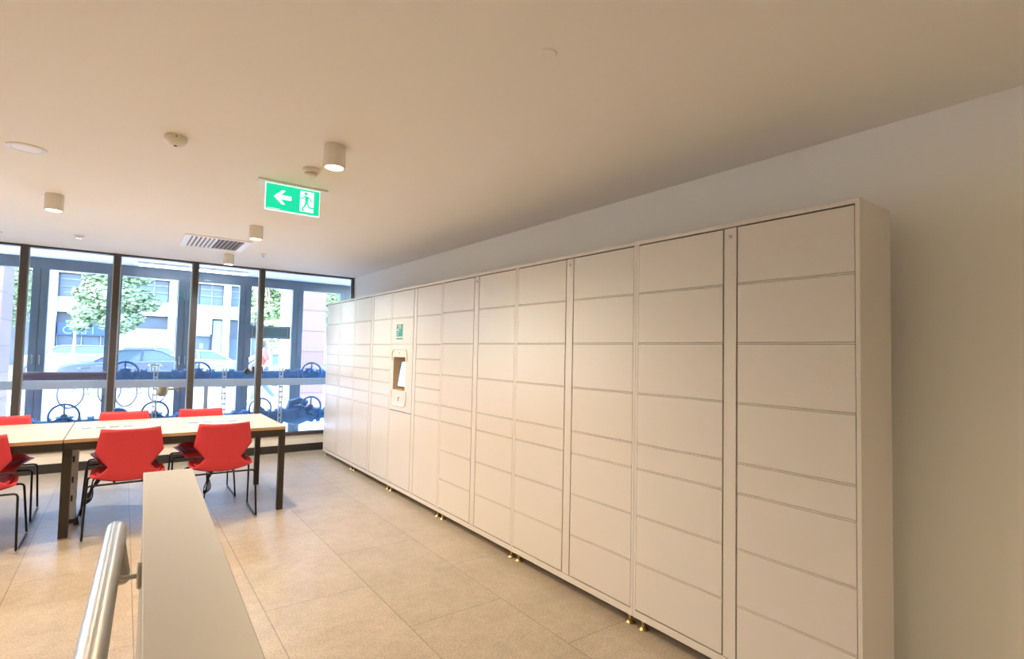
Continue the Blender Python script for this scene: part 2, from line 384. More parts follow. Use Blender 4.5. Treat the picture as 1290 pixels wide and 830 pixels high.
        def rr(yc0, yc1, zc0, zc1, r, n=6):
            p = []
            for (cy, cz, a0) in ((yc1-r, zc1-r, 0), (yc0+r, zc1-r, 90), (yc0+r, zc0+r, 180), (yc1-r, zc0+r, 270)):
                for i in range(n+1):
                    an = R(a0+90*i/n); p.append((-.004, cy+r*math.cos(an), cz+r*math.sin(an)))
            return p
        full = rr(0.715, 1.078, 0.915, 1.492, 0.06)
        b = nb(); top_ = [p for p in full if p[2] > 1.25]; bot_ = [p for p in full if p[2] < 1.1]
        top_ = [(-.004, 1.078, 1.37)]+top_+[(-.004, 0.715, 1.37)]; bot_ = [(-.004, 0.715, 1.06)]+bot_+[(-.004, 1.078, 1.06)]
        tube(b, top_, .007, 8); tube(b, bot_, .007, 8)
        q = obj('border', b, 'kiosk', pn, smooth=True); q['label'] = 'glossy white rounded border'
        # screen slab tilted back: bottom near the front, top deep
        b = nb(); s0, s1 = 0.756, 0.957
        prof = [(0.004, 1.105), (0.048, 1.368), (0.066, 1.364), (0.022, 1.101)]
        A = [b.verts.new((x, s0, z)) for x, z in prof]; B_ = [b.verts.new((x, s1, z)) for x, z in prof]
        b.faces.new(A); b.faces.new(B_[::-1])
        for i in range(4): b.faces.new((A[i], B_[i], B_[(i+1) % 4], A[(i+1) % 4]))
        sc = obj('screen', b, 'black', pn)
        def onface(u, v, off=.0012):   # u 0..1 across, v 0..1 up
            return (0.004+.044*v-off, s0+(s1-s0)*u, 1.105+.263*v+off*.2)
        b = nb(); b.faces.new([b.verts.new(onface(*q)) for q in ((.02, .03), (.86, .03), (.30, .66), (.02, .74))]); obj('lit_area', b, 'screen', sc)
        b = nb(); b.faces.new([b.verts.new(onface(*q)) for q in ((.86, .03), (.86, .97), (.02, .97), (.02, .74), (.30, .66))]); obj('lit_area', b, 'screenb', sc)
        b = nb(); prism(b, [(.885, .965), (.905, .955), (.905, .985)], 'yz', -.002, 0); bx(b, -.002, 0, .875, .90, .985, 1.0); obj('symbol', b, 'black', pn)
        b = nb(); lathe(b, [(.005, 0), (.005, -.003)], (0, .895, 1.452), 'x', 12); obj('sensor', b, 'black', pn)
    return t
labs = ['white parcel locker unit nearest the camera, its side panel showing at the row end',
        'second white parcel locker unit from the right end of the row',
        'white parcel locker unit directly right of the one with the screen terminal',
        'white parcel locker unit holding the screen terminal and the teal sticker',
        'white parcel locker unit directly left of the one with the screen terminal',
        'white parcel locker unit at the far end of the row, next to the windows']
for k in range(6): cabinet(k, labs[k])

# ------------------------------------------------------------------ low wall and handrail
TH = -math.atan(0.0255)
lw = thing('low_wall', 'cream low wall with flat capping rising between handrail and open floor', 'low wall', (0.0145, 0, 0), TH)
b = nb(); bx(b, 0.004, 0.138, -0.7, 2.178, 0, 1.026); obj('wall_body', b, 'cap', lw)
b = nb(); bx(b, 0.0, 0.142, -0.7, 2.185, 1.026, 1.05); obj('capping', b, 'cap', lw, bevel=0.002)
hr = thing('handrail', 'brushed stainless steel tube handrail beside the low cream wall', 'handrail', (0.0145, 0, 0), TH)
HX = -0.056; HZ = 0.985
b = nb(); pts = [(HX-.026, -0.6, HZ), (HX-.009, 1.0, HZ), (HX, 1.77, HZ)]+arc((HX, 1.77, HZ-.055), .055, R(80), R(0), 7)+[(HX+.005, 1.818, HZ-.085), (HX+.013, 1.805, HZ-.125), (HX+.016, 1.80, HZ-.150), (HX+.017, 1.798, HZ-.156)]
rad = [.0235]*(len(pts)-2)+[.019, .010]
rad = [.0225]*(len(pts)-2)+[.019, .010]; tube(b, pts, rad, 28); obj('rail_tube', b, 'inox', hr, smooth=True)
for yy in (1.53, 0.3):
    b = nb(); tube(b, [(HX, yy, HZ-.018), (HX+.008, yy, HZ-.035), (HX+.022, yy, HZ-.045), (-0.004, yy, HZ-.045)], .0055, 10); br_ = obj('bracket', b, 'inox', hr, smooth=True)
    b = nb(); lathe(b, [(.030, .0035), (.030, -.004), (.026, -.007)], (0, yy, HZ-.045), 'x', 28); obj('flange', b, 'inox', br_, smooth=True)

# ------------------------------------------------------------------ ceiling fittings
def downlight(label, X, Y, col=LAMP_COL, watts=LAMP_W):
    t = thing('downlight', label, 'ceiling light', (X, Y, CEIL), group='white cylinder downlights')
    b = nb(); lathe(b, [(.055, 0), (.055, -.004), (.057, -.005), (.057, -.118), (.054, -.120), (.048, -.120), (.046, -.112)], n=32); obj('housing', b, 'fitting', t, smooth=True)
    b = nb(); lathe(b, [(.0455, -.1145), (.0455, -.117), (.02, -.1175)], n=28); obj('lens', b, 'lens', t, smooth=True)
    ld = bpy.data.lights.new('downlight_lamp', 'SPOT'); ld.energy = watts; ld.color = col; ld.spot_size = R(158); ld.spot_blend = 0.75; ld.shadow_soft_size = 0.022
    lo = bpy.data.objects.new('lamp', ld); COL.objects.link(lo); lo.location = (X, Y, CEIL-.135)
    return t
downlight('white cylinder downlight nearest the camera, beside the smoke detector', 0.872, 2.85)
downlight('white cylinder downlight above the tables at the left of the room', -0.464, 5.13, LAMP_COL, 105.0)
downlight('white cylinder downlight between the exit sign and the air vent', 0.918, 5.215, LAMP_COL, 105.0)
downlight('white cylinder downlight just beyond the air vent, close to the windows', 0.957, 7.05, DAY_COL, 95.0)
for X, Y, l in ((-0.95, 2.85, 'added unseen downlight just left of the camera view'), (0.872, -1.5, 'added unseen downlight behind the camera'), (-1.9, 0.6, 'added unseen downlight over the handrail side of the low wall'), (-2.1, 5.13, 'added unseen downlight over the left end of the tables')):
    downlight(l, X, Y)  # unseen lamps added to raise the light bounced round the room
downlight('added unseen downlight near the windows, left of the view', -1.9, 7.05, DAY_COL, 95.0)  # unseen lamp added, cool in place of daylight
b = nb(); lathe(b, [(.034, 0), (.034, -.003), (.032, -.005)], (1.203, 1.461, CEIL), n=32); tag(obj('cover_plate', b, 'ceiling', smooth=True), 'round blank cover plate flush on the warm part of the ceiling', 'ceiling plate')
t = thing('ceiling_speaker', 'flat white round ceiling speaker at the far left', 'speaker', (-0.492, 4.0, CEIL))
b = nb(); lathe(b, [(.088, 0), (.088, -.005), (.080, -.008), (.066, -.008), (.064, -.006)], n=36); obj('rim', b, 'white', t, smooth=True)
b = nb(); lathe(b, [(.064, -.004), (.064, -.0068)], n=32); obj('grille', b, 'vent', t)
t = thing('motion_sensor', 'white round tapered motion sensor with a dark lens on the ceiling', 'sensor', (0.170, 3.262, CEIL))
b = nb(); lathe(b, [(.050, 0), (.053, -.004), (.053, -.022), (.046, -.034), (.030, -.047), (.018, -.050)], n=32); obj('housing', b, 'fitting', t, smooth=True)
b = nb(); lathe(b, [(.009, -.046), (.009, -.0515), (.005, -.053)], (0.0, -.006, 0), n=14); obj('lens', b, 'black', t)
b = nb(); bx(b, -.003, .003, -.0545, -.052, -.016, -.010); obj('indicator', b, 'black', t)
t = thing('smoke_detector', 'cream smoke detector on the ceiling between exit sign and nearest downlight', 'smoke detector', (0.872, 3.31, CEIL))
b = nb(); lathe(b, [(.045, 0), (.048, -.003), (.048, -.018), (.040, -.028)], n=32); obj('base', b, 'fitting', t, smooth=True)
b = nb(); lathe(b, [(.030, -.028), (.030, -.036)], n=24); obj('air_gap', b, 'brass', t)
b = nb(); lathe(b, [(.036, -.036), (.036, -.044), (.028, -.050)], n=28); obj('cap', b, 'white', t, smooth=True)
def sprinkler(label, X, Y, small=False):
    t = thing('ceiling_sprinkler', label, 'sprinkler', (X, Y, CEIL))
    s = 0.8 if small else 1.15
    b = nb(); lathe(b, [(.040*s, 0), (.040*s, -.004), (.026*s, -.012)], n=24); obj('rosette', b, 'fitting', t, smooth=True)
    b = nb(); lathe(b, [(.008, -.012), (.008, -.024), (.020*s, -.026), (.020*s, -.029)], n=16); obj('deflector', b, 'chrome', t, smooth=True)
sprinkler('small ceiling sprinkler close to the windows, above the left tables', -0.419, 6.93)
sprinkler('tiny ceiling sprinkler right of the air vent, near the windows', 1.272, 6.72, True)
sprinkler('small ceiling sprinkler at the left edge, above the second window bay', -1.07, 7.25)
t = thing('air_vent', 'white rectangular louvred air vent set in the ceiling', 'air vent', (0.73, 6.37, CEIL))
b = nb(); x_, y_ = .30, .355
for (a0, a1, c0, c1) in ((-x_, x_, -y_, -y_+.04), (-x_, x_, y_-.04, y_), (-x_, -x_+.06, -y_+.04, y_-.04), (x_-.06, x_, -y_+.04, y_-.04)): bx(b, a0, a1, c0, c1, -.012, 0)
obj('frame', b, 'vent', t)
b = nb(); bx(b, -x_+.06, x_-.06, -y_+.04, y_-.04, -.0015, -.0002); obj('backing', b, 'ventin', t)
for i in range(12):
    xx = -x_+.085+i*(2*x_-.17)/11; sl = 0.007*(1 if i < 6 else -1)
    b = nb(); prism(b, [(xx-sl, -.002), (xx+sl, -.018), (xx+sl+.003, -.018), (xx-sl+.003, -.002)], 'xz', -y_+.04, y_-.04); obj('louvre', b, 'vent', t)
# exit sign
t = thing('exit_sign', 'green running man exit sign with left arrow hanging from the ceiling', 'exit sign', (0.87, 3.72, CEIL))
b = nb(); bx(b, -.222, .222, -.035, .035, -.012, 0); obj('mount', b, 'white', t, bevel=.002)
b = nb(); bx(b, -.172, .176, -.007, .007, -.192, -.012); obj('panel', b, 'exitw', t)
for s, nm in ((-1, 'front'), (1, 'rear')):
    f0, f1 = (s*.007, s*.0085)
    b = nb(); bx(b, -.168, .172, min(f0, f1), max(f0, f1), -.186, -.018); g = obj('sign_face', b, 'green', t); g['label'] = 'green sign face'
    e0, e1 = s*.0085, s*.0095
    mx = -s*-1 if False else 1
    def fx(x): return x if s < 0 else x   # both faces carry the arrow towards the same exit
    b = nb(); cx, cz = -.065, -.098
    prism(b, [(cx-.055, cz), (cx-.005, cz+.047), (cx+.018, cz+.047), (cx-.012, cz+.014), (cx+.055, cz+.014), (cx+.055, cz-.014), (cx-.012, cz-.014), (cx+.018, cz-.047), (cx-.005, cz-.047)], 'xz', e0, e1)
    q = obj('arrow', b, 'exitw', g); q['label'] = 'white arrow pointing left'
    b = nb(); bx(b, .045, .135, min(e0, e1), max(e0, e1), -.170, -.030); q = obj('doorway', b, 'exitw', g); q['label'] = 'white doorway pictogram'
    b = nb(); h0, h1 = s*.0095, s*.0105
    lathe(b, [(.0105, h0), (.0105, h1)], (.082, 0, -.046), 'y', 16)
    prism(b, [(.078, -.060), (.096, -.064), (.100, -.078), (.094, -.108), (.080, -.104), (.076, -.080)], 'xz', h0, h1)          # trunk
    prism(b, [(.080, -.062), (.066, -.084), (.046, -.086), (.046, -.079), (.062, -.077), (.074, -.058)], 'xz', h0, h1)          # rear arm
    prism(b, [(.094, -.064), (.112, -.072), (.124, -.094), (.117, -.097), (.107, -.079), (.096, -.074)], 'xz', h0, h1)          # front arm
    prism(b, [(.080, -.100), (.092, -.104), (.082, -.132), (.066, -.152), (.072, -.162), (.084, -.168), (.060, -.166), (.054, -.152), (.072, -.128)], 'xz', h0, h1)   # back leg
    prism(b, [(.086, -.104), (.097, -.104), (.106, -.132), (.142, -.136), (.142, -.144), (.100, -.142)], 'xz', h0, h1)          # front leg
    obj('running_man', b, 'green', g)
    if s < 0:
        b = nb()
        for i in range(9): bx(b, -.160+i*.009, -.154+i*.009, e1, e0, -.182, -.177)
        q = obj('small_print', b, 'exitw', g); q['label'] = 'tiny white print along the lower edge'

# ------------------------------------------------------------------ tables
TZ = 0.757
def table(label, x0, x1, shared_left, loc_cap):
    t = thing('meeting_table', label, 'table', ((x0+x1)/2, 5.757, 0), group='birch topped tables pushed end to end')
    h = (x1-x0)/2-.0015; d = .561
    b = nb(); bx(b, -h, h, -d, d, TZ-.007, TZ); obj('tabletop', b, 'top', t, bevel=.001)
    b = nb(); bx(b, -h, h, -d, d, TZ-.026, TZ-.0072); q = obj('tabletop_edge', b, 'topedge', t); q['label'] = 'tan plywood edge of the top'
    b = nb(); a0, a1 = TZ-.082, TZ-.0262
    bx(b, -h+.002, h-.002, -d+.004, -d+.04, a0, a1); bx(b, -h+.002, h-.002, d-.04, d-.004, a0, a1)
    bx(b, -h+.002, -h+.04, -d+.04, d-.04, a0, a1); bx(b, h-.04, h-.002, -d+.04, d-.04, a0, a1)
    obj('apron', b, 'steel', t)
    b = nb()
    for yy in (-.10, 0.02, .14): tube(b, [(-h+.04, yy, TZ-.10), (h-.04, yy, TZ-.10)], .003, 6)
    for i in range(9):
        xx = -h+.1+i*(2*h-.2)/8; tube(b, [(xx, -.10, TZ-.10), (xx, .14, TZ-.10)], .003, 6); tube(b, [(xx, -.10, TZ-.10), (xx, -.10, TZ-.03)], .003, 6)
    obj('cable_tray', b, 'chrome', t)
    return t, h, d
t1, h, d = table('birch topped meeting table nearer the lockers, its end leg standing clear on the floor', -0.335, 1.238, True, None)
for (lx, ly) in ((h-.051, -d+.003), (h-.051, d-.053)):
    b = nb(); bx(b, lx, lx+.05, ly, ly+.05, 0, TZ-.0262); obj('leg', b, 'steel', t1, bevel=.002)
b = nb(); bx(b, -h-.012, -h+.046, -d+.085, -d+.14, 0, TZ-.0825); obj('leg', b, 'steel', t1, bevel=.002)
b = nb(); bx(b, -h-.008, -h+.044, d-.12, d-.07, 0, TZ-.0825); obj('leg', b, 'steel', t1, bevel=.002)
b = nb(); rx0, rx1, ry0, ry1 = -h+.012, -h+.062, -.07, .10
bx(b, rx0, rx1, ry0, ry1, .035, TZ-.0262); ri = obj('cable_riser', b, 'grey', t1); ri['label'] = 'grey metal cable riser under the table joint'
for zc in (.18, .33, .50, .62):
    b = nb(); bx(b, rx1, rx1+.0015, -.01, .03, zc, zc+.07); obj('cutout', b, 'black', ri)
    b = nb(); bx(b, rx0+.018, rx0+.032, ry0-.0015, ry0, zc, zc+.05); obj('cutout', b, 'black', ri)
b = nb(); bx(b, rx0-.003, rx1+.003, ry0-.003, ry1+.003, 0, .035); obj('riser_foot', b, 'black', ri)
t2, h2, d2 = table('birch topped meeting table running out of the picture at the left', -1.91, -0.338, False, None)
for (lx, ly) in ((-h2+.001, -d2+.003), (-h2+.001, d2-.053)):
    b = nb(); bx(b, lx, lx+.05, ly, ly+.05, 0, TZ-.0262); obj('leg', b, 'steel', t2, bevel=.002)
cx1 = (-0.335+1.238)/2
for (xa, xb) in ((-.275, .125), (.50, .955)):
    b = nb(); bx(b, xa-cx1, xb-cx1, -.04, .09, TZ, TZ+.002); fl = obj('power_flap', b, 'white', t1); fl['label'] = 'flush white power flap in the tabletop'
    b = nb(); n = 4
    for i in range(n):
        s0 = xa-cx1+.012+i*(xb-xa-.02)/n; bx(b, s0, s0+(xb-xa)/n-.03, -.02, .07, TZ+.002, TZ+.004)
    obj('socket_lid', b, 'lid', fl)
# hanging cords
def cord(label, X, Yc, ztop, zc, lean):
    t = thing('power_cord', label, 'power cord', (X, Yc, 0), group='black cords hanging under the table')
    b = nb(); tube(b, [(0, 0, ztop), (.004, 0, zc+.16), (lean*.2, 0, zc+.10), (lean*.45, 0, zc), (lean*.75, 0, zc-.10), (lean, 0, .045)], .005, 8)
    for k in range(4):
        w = .013+.006*k; o = (k-1.5)*.006; pts = []
        for i in range(21):
            a = 2*math.pi*i/20; v = .115*math.cos(a); pts.append((lean*.45-lean*.45*v/.115*.6+w*math.sin(2*a)*.9+o, .006*math.sin(a)+o*.6, zc+v+o))
        tube(b, pts[:-1], .0042, 6, closed=True)
    obj('cable', b, 'cord', t, smooth=True)
    b = nb(); lathe(b, [(.010, .06), (.013, .045), (.019, .015), (.019, .003)], (lean, 0, 0), n=10); obj('plug', b, 'cord', t, smooth=True)
cord('coiled black power cord hanging behind the chair nearest the lockers', 0.70, 5.66, TZ-.026, .24, -.05)
cord('coiled black power cord hanging slantwise behind the middle chair', -0.10, 5.62, TZ-.026, .27, -.155)

# ------------------------------------------------------------------ chairs
ROWS = [(.215, .420, .165, .004, 0), (.200, .444, .180, .014, 0), (.13, .446, .203, .030, 0), (.03, .438, .232, .050, 0), (-.08, .426, .240, .054, 0),
        (-.165, .416, .238, .050, 0), (-.205, .430, .205, .040, .008), (-.228, .480, .165, .022, .012), (-.236, .540, .135, 0, .014),
        (-.246, .590, .172, 0, .026), (-.256, .650, .217, 0, .044), (-.270, .740, .203, 0, .044), (-.288, .828, .188, .008, .040)]
def shell(rows, n=14, s=1.0, off=0.0):
    b = nb(); g = []
    for (y, z, hw, lift, fw) in rows:
        line = []
        for i in range(n+1):
            u = -1+2*i/n; q = abs(u)**2.2
            line.append(b.verts.new((u*hw*s, y+fw*q, z+off+lift*q)))
        g.append(line)
    for a, c in zip(g, g[1:]):
        for i in range(n): b.faces.new((a[i], a[i+1], c[i+1], c[i]))
    return b
def dense(rows, k=3):
    out = []
    for a, c in zip(rows, rows[1:]):
        for j in range(k): out.append(tuple(p+(q-p)*j/k for p, q in zip(a, c)))
    return out+[rows[-1]]
def make_chair(label, x, y, rz, group):
    t = thing('chair', label, 'chair', (x, y, 0), rz, group)
    o = obj('seat_shell', shell(dense(ROWS)), 'red', t, smooth=True)
    sm = o.modifiers.new('thickness', 'SOLIDIFY'); sm.thickness = .011; sm.offset = 0
    p = obj('seat_pad', shell(dense(ROWS[1:7]), s=.86, off=.013), 'dred', t, smooth=True); p['label'] = 'dark red fabric seat pad'
    sm = p.modifiers.new('thickness', 'SOLIDIFY'); sm.thickness = .012; sm.offset = 0
    b = nb(); r = .0078
    for s in (-1, 1):
        tube(b, [(s*.10, -.19, .405), (s*.235, -.195, .405), (s*.250, -.198, .400), (s*.258, -.202, .385), (s*.270, -.245, .022), (s*.271, -.240, .012), (s*.272, -.225, .008),
                 (s*.276, .215, .008), (s*.275, .225, .012), (s*.273, .228, .024), (s*.256, .120, .392), (s*.250, .114, .405), (s*.235, .112, .412), (s*.10, .112, .414)], r, 8)
    tube(b, [(-.10, -.19, .405), (.10, -.19, .405)], r, 8); tube(b, [(-.10, .112, .414), (.10, .112, .414)], r, 8)
    for s in (-1, 1): tube(b, [(s*.09, -.19, .405), (s*.09, .112, .414)], r, 8)
    obj('sled_frame', b, 'rod', t, smooth=True)
    for s in (-1, 1):
        b = nb(); bx(b, s*.274-.005, s*.274+.005, -.20, .19, .0, .0075); g = obj('runner_strip', b, 'clear', t); g['label'] = 'clear plastic strip under the runner'
        for yy in (-.235, .215):
            b = nb(); bx(b, s*.273-.009, s*.273+.009, yy-.014, yy+.014, 0, .018); q = obj('glide', b, 'clear', t, bevel=.003); q['label'] = 'clear plastic glide'
    return t
ch = make_chair('red chair on the near side of the tables, closest to the lockers', 0.722, 5.325, R(-1), 'red chairs round the tables')
NEARL = [(0.068, 5.325, R(1.5), 'red chair on the near side of the tables, just beyond the low wall end'),
         (-0.822, 5.325, R(0), 'red chair on the near side of the tables, cut off at the left')]
for x, y, r_, l in NEARL: dup(ch, (x, y, 0), r_, l)
for x, l in ((0.672, 'red chair across the table, backing onto the window, nearest the lockers'),
             (0.033, 'red chair across the table, backing onto the window, middle of the three'),
             (-0.835, 'red chair across the table, backing onto the window, at the left edge')):
    dup(ch, (x, 6.10, 0), R(180), l)

# ------------------------------------------------------------------ pipes and rail just outside the glass
b = nb(); bx(b, -1.00, 3.4, 8.22, 8.26, .935, 1.035); tag(obj('guard_rail', b, 'railw', bevel=.004), 'flat pale horizontal rail running outside the windows', 'rail')
b = nb(); bx(b, -3.4, -1.005, 8.22, 8.26, .935, 1.035); tag(obj('guard_rail', b, 'railw', bevel=.004), 'short pale rail end at the far left window bay', 'rail')
for X, l in ((1.875, 'perforated metal strut between the fourth post and the lockers'), (1.136, 'perforated metal strut seen above the chair nearest the lockers'), (0.345, 'perforated metal strut seen above the middle of the table')):
    b = nb()
    bx(b, X-.026, X-.014, 8.27, 8.30, -.02, 1.185); bx(b, X+.014, X+.026, 8.27, 8.30, -.02, 1.185)
    z = 0.0
    while z < 1.18: bx(b, X-.014, X+.014, 8.27, 8.276, z, z+.022); z += .075
    tag(obj('perforated_strut', b, 'galv'), l, 'strut', 'perforated struts')
def wheel(parent, X, Y, Z, r=.145):
    b = nb(); tube(b, arc((X, Y, Z), r, 0, 2*math.pi, 28, 'xz')[:-1], .013, 8, closed=True)
    for a in (90, 210, 330): tube(b, [(X, Y+.02, Z), (X+r*math.cos(R(a)), Y, Z+r*math.sin(R(a)))], .010, 6)
    lathe(b, [(.03, -.01), (.03, .06)], (X, Y, Z), 'y', 14)
    obj('handwheel', b, 'blue', parent, smooth=True)
def valve(parent, X, Z, s=1.0):
    b = nb(); lathe(b, [(.06*s, -.15*s), (.11*s, -.15*s), (.11*s, -.12*s), (.075*s, -.11*s), (.10*s, 0), (.075*s, .11*s), (.11*s, .12*s), (.11*s, .15*s), (.06*s, .15*s)], (X, 8.45, Z), 'x', 20)
    lathe(b, [(.05*s, 0), (.06*s, .09*s), (.085*s, .10*s), (.085*s, .12*s), (.03*s, .14*s)], (X, 8.45, Z), 'z', 16)
    lathe(b, [(.035, -.14), (.035, 0)], (X, 8.45, Z+.06*s), 'y', 12)
    obj('valve', b, 'blue', parent, smooth=True)
def flange(parent, X, Z, r=.115):
    b = nb(); lathe(b, [(r, -.022), (r, .022)], (X, 8.45, Z), 'x', 22)
    for k in range(8):
        a = 2*math.pi*k/8; lathe(b, [(.012, -.034), (.012, .034)], (X, 8.45+.9*r*math.cos(a), Z+.9*r*math.sin(a)), 'x', 6)
    obj('flange', b, 'blue', parent, smooth=True)
up = thing('water_pipe', 'blue upper water main with valves behind the window rail', 'pipe', (0, 8.45, 0))
lo_ = thing('water_pipe', 'blue lower water main with valves near the ground outside the windows', 'pipe', (0, 8.45, 0))
for t in (up, lo_): t.location = (0, 0, 0)
b = nb(); tube(b, [(-.11, 8.45, 1.075), (3.3, 8.45, 1.075)], .062, 18); obj('pipe_run', b, 'blue', up, smooth=True)
b = nb(); tube(b, [(-.98, 8.45, 1.06), (-.90, 8.45, 1.075), (-.11, 8.45, 1.075)], .055, 18); q = obj('pipe_run', b, 'plum', up, smooth=True); q['label'] = 'plum brown end length of the pipe'
for X in (0.02, .83, 2.32): valve(up, X, 1.07, .85); wheel(up, X, 8.33, 1.115)
for X in (-.11, .22, .56, .68, 1.0, 1.25, 1.62, 2.0, 2.15, 2.5): flange(up, X, 1.075, .088)
b = nb()
for X in (.30, .37): tube(b, [(X, 8.42, 1.08), (X, 8.42, 1.24)], .012, 8); lathe(b, [(.035, 0), (.035, .02)], (X, 8.42, 1.21), 'z', 12)
tube(b, [(.56, 8.42, 1.08), (.56, 8.42, 1.27)], .010, 8)
obj('valve_stem', b, 'galv', up, smooth=True)
b = nb(); lathe(b, [(.03, .80), (.06, .82), (.075, .86), (.075, .93), (.04, .97)], (.43, 8.42, 0), 'z', 16); tube(b, [(.43, 8.42, .89), (.62, 8.42, .90)], .014, 8); bx(b, .60, .63, 8.40, 8.44, .87, .93)
q = obj('strainer', b, 'brass', up, smooth=True); q['label'] = 'small brass strainer under the pipe'
b = nb(); bx(b, 1.50, 1.64, 8.36, 8.46, 1.10, 1.20); lathe(b, [(.04, -.03), (.04, .03)], (1.44, 8.40, 1.13), 'y', 14); q = obj('actuator', b, 'steel', up); q['label'] = 'dark actuator box on top of the pipe'
b = nb(); tube(b, [(-1.6, 8.45, .47), (3.3, 8.45, .47)], .075, 18); obj('pipe_run', b, 'blue', lo_, smooth=True)
for X in (-.55, .36, 1.62, 2.33): valve(lo_, X, .46, 1.05); wheel(lo_, X, 8.33, .60)
for X in (-.85, -.30, .05, .62, .95, 1.3, 1.42, 1.88, 2.08, 2.6): flange(lo_, X, .47, .11)
b = nb(); lathe(b, [(.09, -.24), (.125, -.24), (.125, -.2), (.10, -.18), (.15, -.05), (.15, .05), (.10, .18), (.125, .2), (.125, .24), (.09, .24)], (2.15, 8.45, .47), 'x', 22)
tube(b, [(2.02, 8.45, .50), (2.06, 8.42, .66), (2.18, 8.40, .69), (2.28, 8.42, .64)], .05, 12)
lathe(b, [(.10, -.2), (.10, 0), (.03, .02)], (-.02, 8.45, .58), 'y', 16)
obj('backflow_preventer', b, 'blue', lo_, smooth=True)
b = nb()
for X in (-1.2, -.3, 1.0, 2.9): bx(b, X-.03, X+.03, 8.40, 8.50, -.02, .40)
obj('pipe_support', b, 'galv', lo_)
b = nb()
for X in (-0.15, .95, 2.75): bx(b, X-.025, X+.025, 8.52, 8.57, -.02, 1.07); bx(b, X-.025, X+.025, 8.46, 8.52, 1.0, 1.03)
obj('pipe_support', b, 'galv', up)
# batten light under the soffit
t = thing('batten_light', 'bright linear batten light under the soffit outside the windows', 'batten light', (.765, 8.6, CEIL+.012))
b = nb(); bx(b, -.67, .67, -.03, .03, -.03, 0); obj('housing', b, 'white', t)
b = nb(); bx(b, -.66, .66, -.02, .02, -.055, -.03); obj('tube', b, 'tube', t, bevel=.01)
# sign panel between posts
t = thing('hanging_sign', 'dark teal sign panel hung between the outer posts', 'sign', (1.89, 9.2, 1.725))
b = nb(); bx(b, -.30, .30, -.012, .012, -.10, .10); obj('panel', b, 'signteal', t)
b = nb(); bx(b, -.28, .28, -.015, -.012, -.082, -.076); bx(b, -.28, .28, -.015, -.012, .076, .082); bx(b, .262, .268, -.015, -.012, -.076, .076); bx(b, -.268, -.262, -.015, -.012, -.076, .076)
obj('border_line', b, 'signedge', t)
b = nb(); tube(b, [(-.25, 0, .10), (-.25, 0, .715)], .003, 6); tube(b, [(.25, 0, .10), (.25, 0, .715)], .003, 6); obj('suspension_wire', b, 'galv', t)

# ------------------------------------------------------------------ stone columns
def stone_col(label, x0, x1, y0, y1):
    t = thing('stone_column', label, 'column', ((x0+x1)/2, (y0+y1)/2, 0))
    hx, hy = (x1-x0)/2, (y1-y0)/2
    b = nb(); bx(b, -hx, hx, -hy, hy, -.02, 5.2); obj('shaft', b, M['stone'], t)
    return t
stone_col('pink stone block column outside, right of the hanging sign', 3.07, 3.60, 12.0, 13.9)
stone_col('pink stone block column outside at the left edge of the windows', -2.6, -1.66, 12.0, 13.05)

# ------------------------------------------------------------------ bicycles
def bicycle(label, x, y, rz):
    t = thing('bicycle', label, 'bicycle', (x, y, -.02), rz, 'bicycles parked outside')
    for wx in (-.52, .52):
        b = nb(); tube(b, arc((wx, 0, .345), .335, 0, 2*math.pi, 36, 'xz')[:-1], .018, 8, closed=True); w = obj('wheel', b, 'tyre', t, smooth=True)
        b = nb(); tube(b, arc((wx, 0, .345), .305, 0, 2*math.pi, 32, 'xz')[:-1], .010, 6, closed=True); lathe(b, [(.03, -.04), (.03, .04)], (wx, 0, .345), 'y', 12)
        for k in range(14):
            a = 2*math.pi*k/14; tube(b, [(wx, 0, .345), (wx+.3*math.cos(a), 0, .345+.3*math.sin(a))], .0022, 4)
        q = obj('rim_and_spokes', b, 'wheel', w); q['label'] = 'pale metal rim and spokes'
    b = nb(); bb = (-.06, 0, .29); seat = (-.2, 0, .78); head = (.36, 0, .80)
    for p, q in ((bb, seat), (bb, (.39, 0, .66)), ((-.18, 0, .72), head), (bb, (-.52, 0, .345)), ((-.19, 0, .73), (-.52, 0, .345)), ((.33, 0, .9), (.52, 0, .345)), (seat, (-.215, 0, .90))): tube(b, [p, q], .015, 8)
    obj('frame', b, 'carA', t, smooth=True)
    b = nb(); tube(b, [(.45, -.28, .93), (.38, -.24, .96), (.34, -.06, .95), (.34, .06, .95), (.38, .24, .96), (.45, .28, .93)], .011, 8); obj('handlebar', b, 'black', t)
    b = nb(); prism(b, [(-.36, -.07), (-.34, .07), (-.20, .035), (-.05, .012), (-.05, -.012), (-.20, -.035)], 'xy', .90, .94); obj('saddle', b, 'black', t, bevel=.01)
    b = nb(); tube(b, arc((-.06, 0, .29), .09, 0, 2*math.pi, 18, 'xz')[:-1], .008, 6, closed=True); tube(b, [(-.06, .06, .29), (.07, .08, .20)], .009, 6); tube(b, [(-.06, -.06, .29), (-.19, -.08, .38)], .009, 6); obj('crankset', b, 'galv', t)
    b = nb(); bx(b, .50, .54, -.012, .012, .10, .13); obj('reflector', b, 'orange', w)
    return t
bk = bicycle('bicycle parked outside, seen low in the second window bay', -.60, 16.2, R(48))
dup(bk, (.42, 16.2, -.02), R(50), 'bicycle parked outside, seen low in the third window bay')

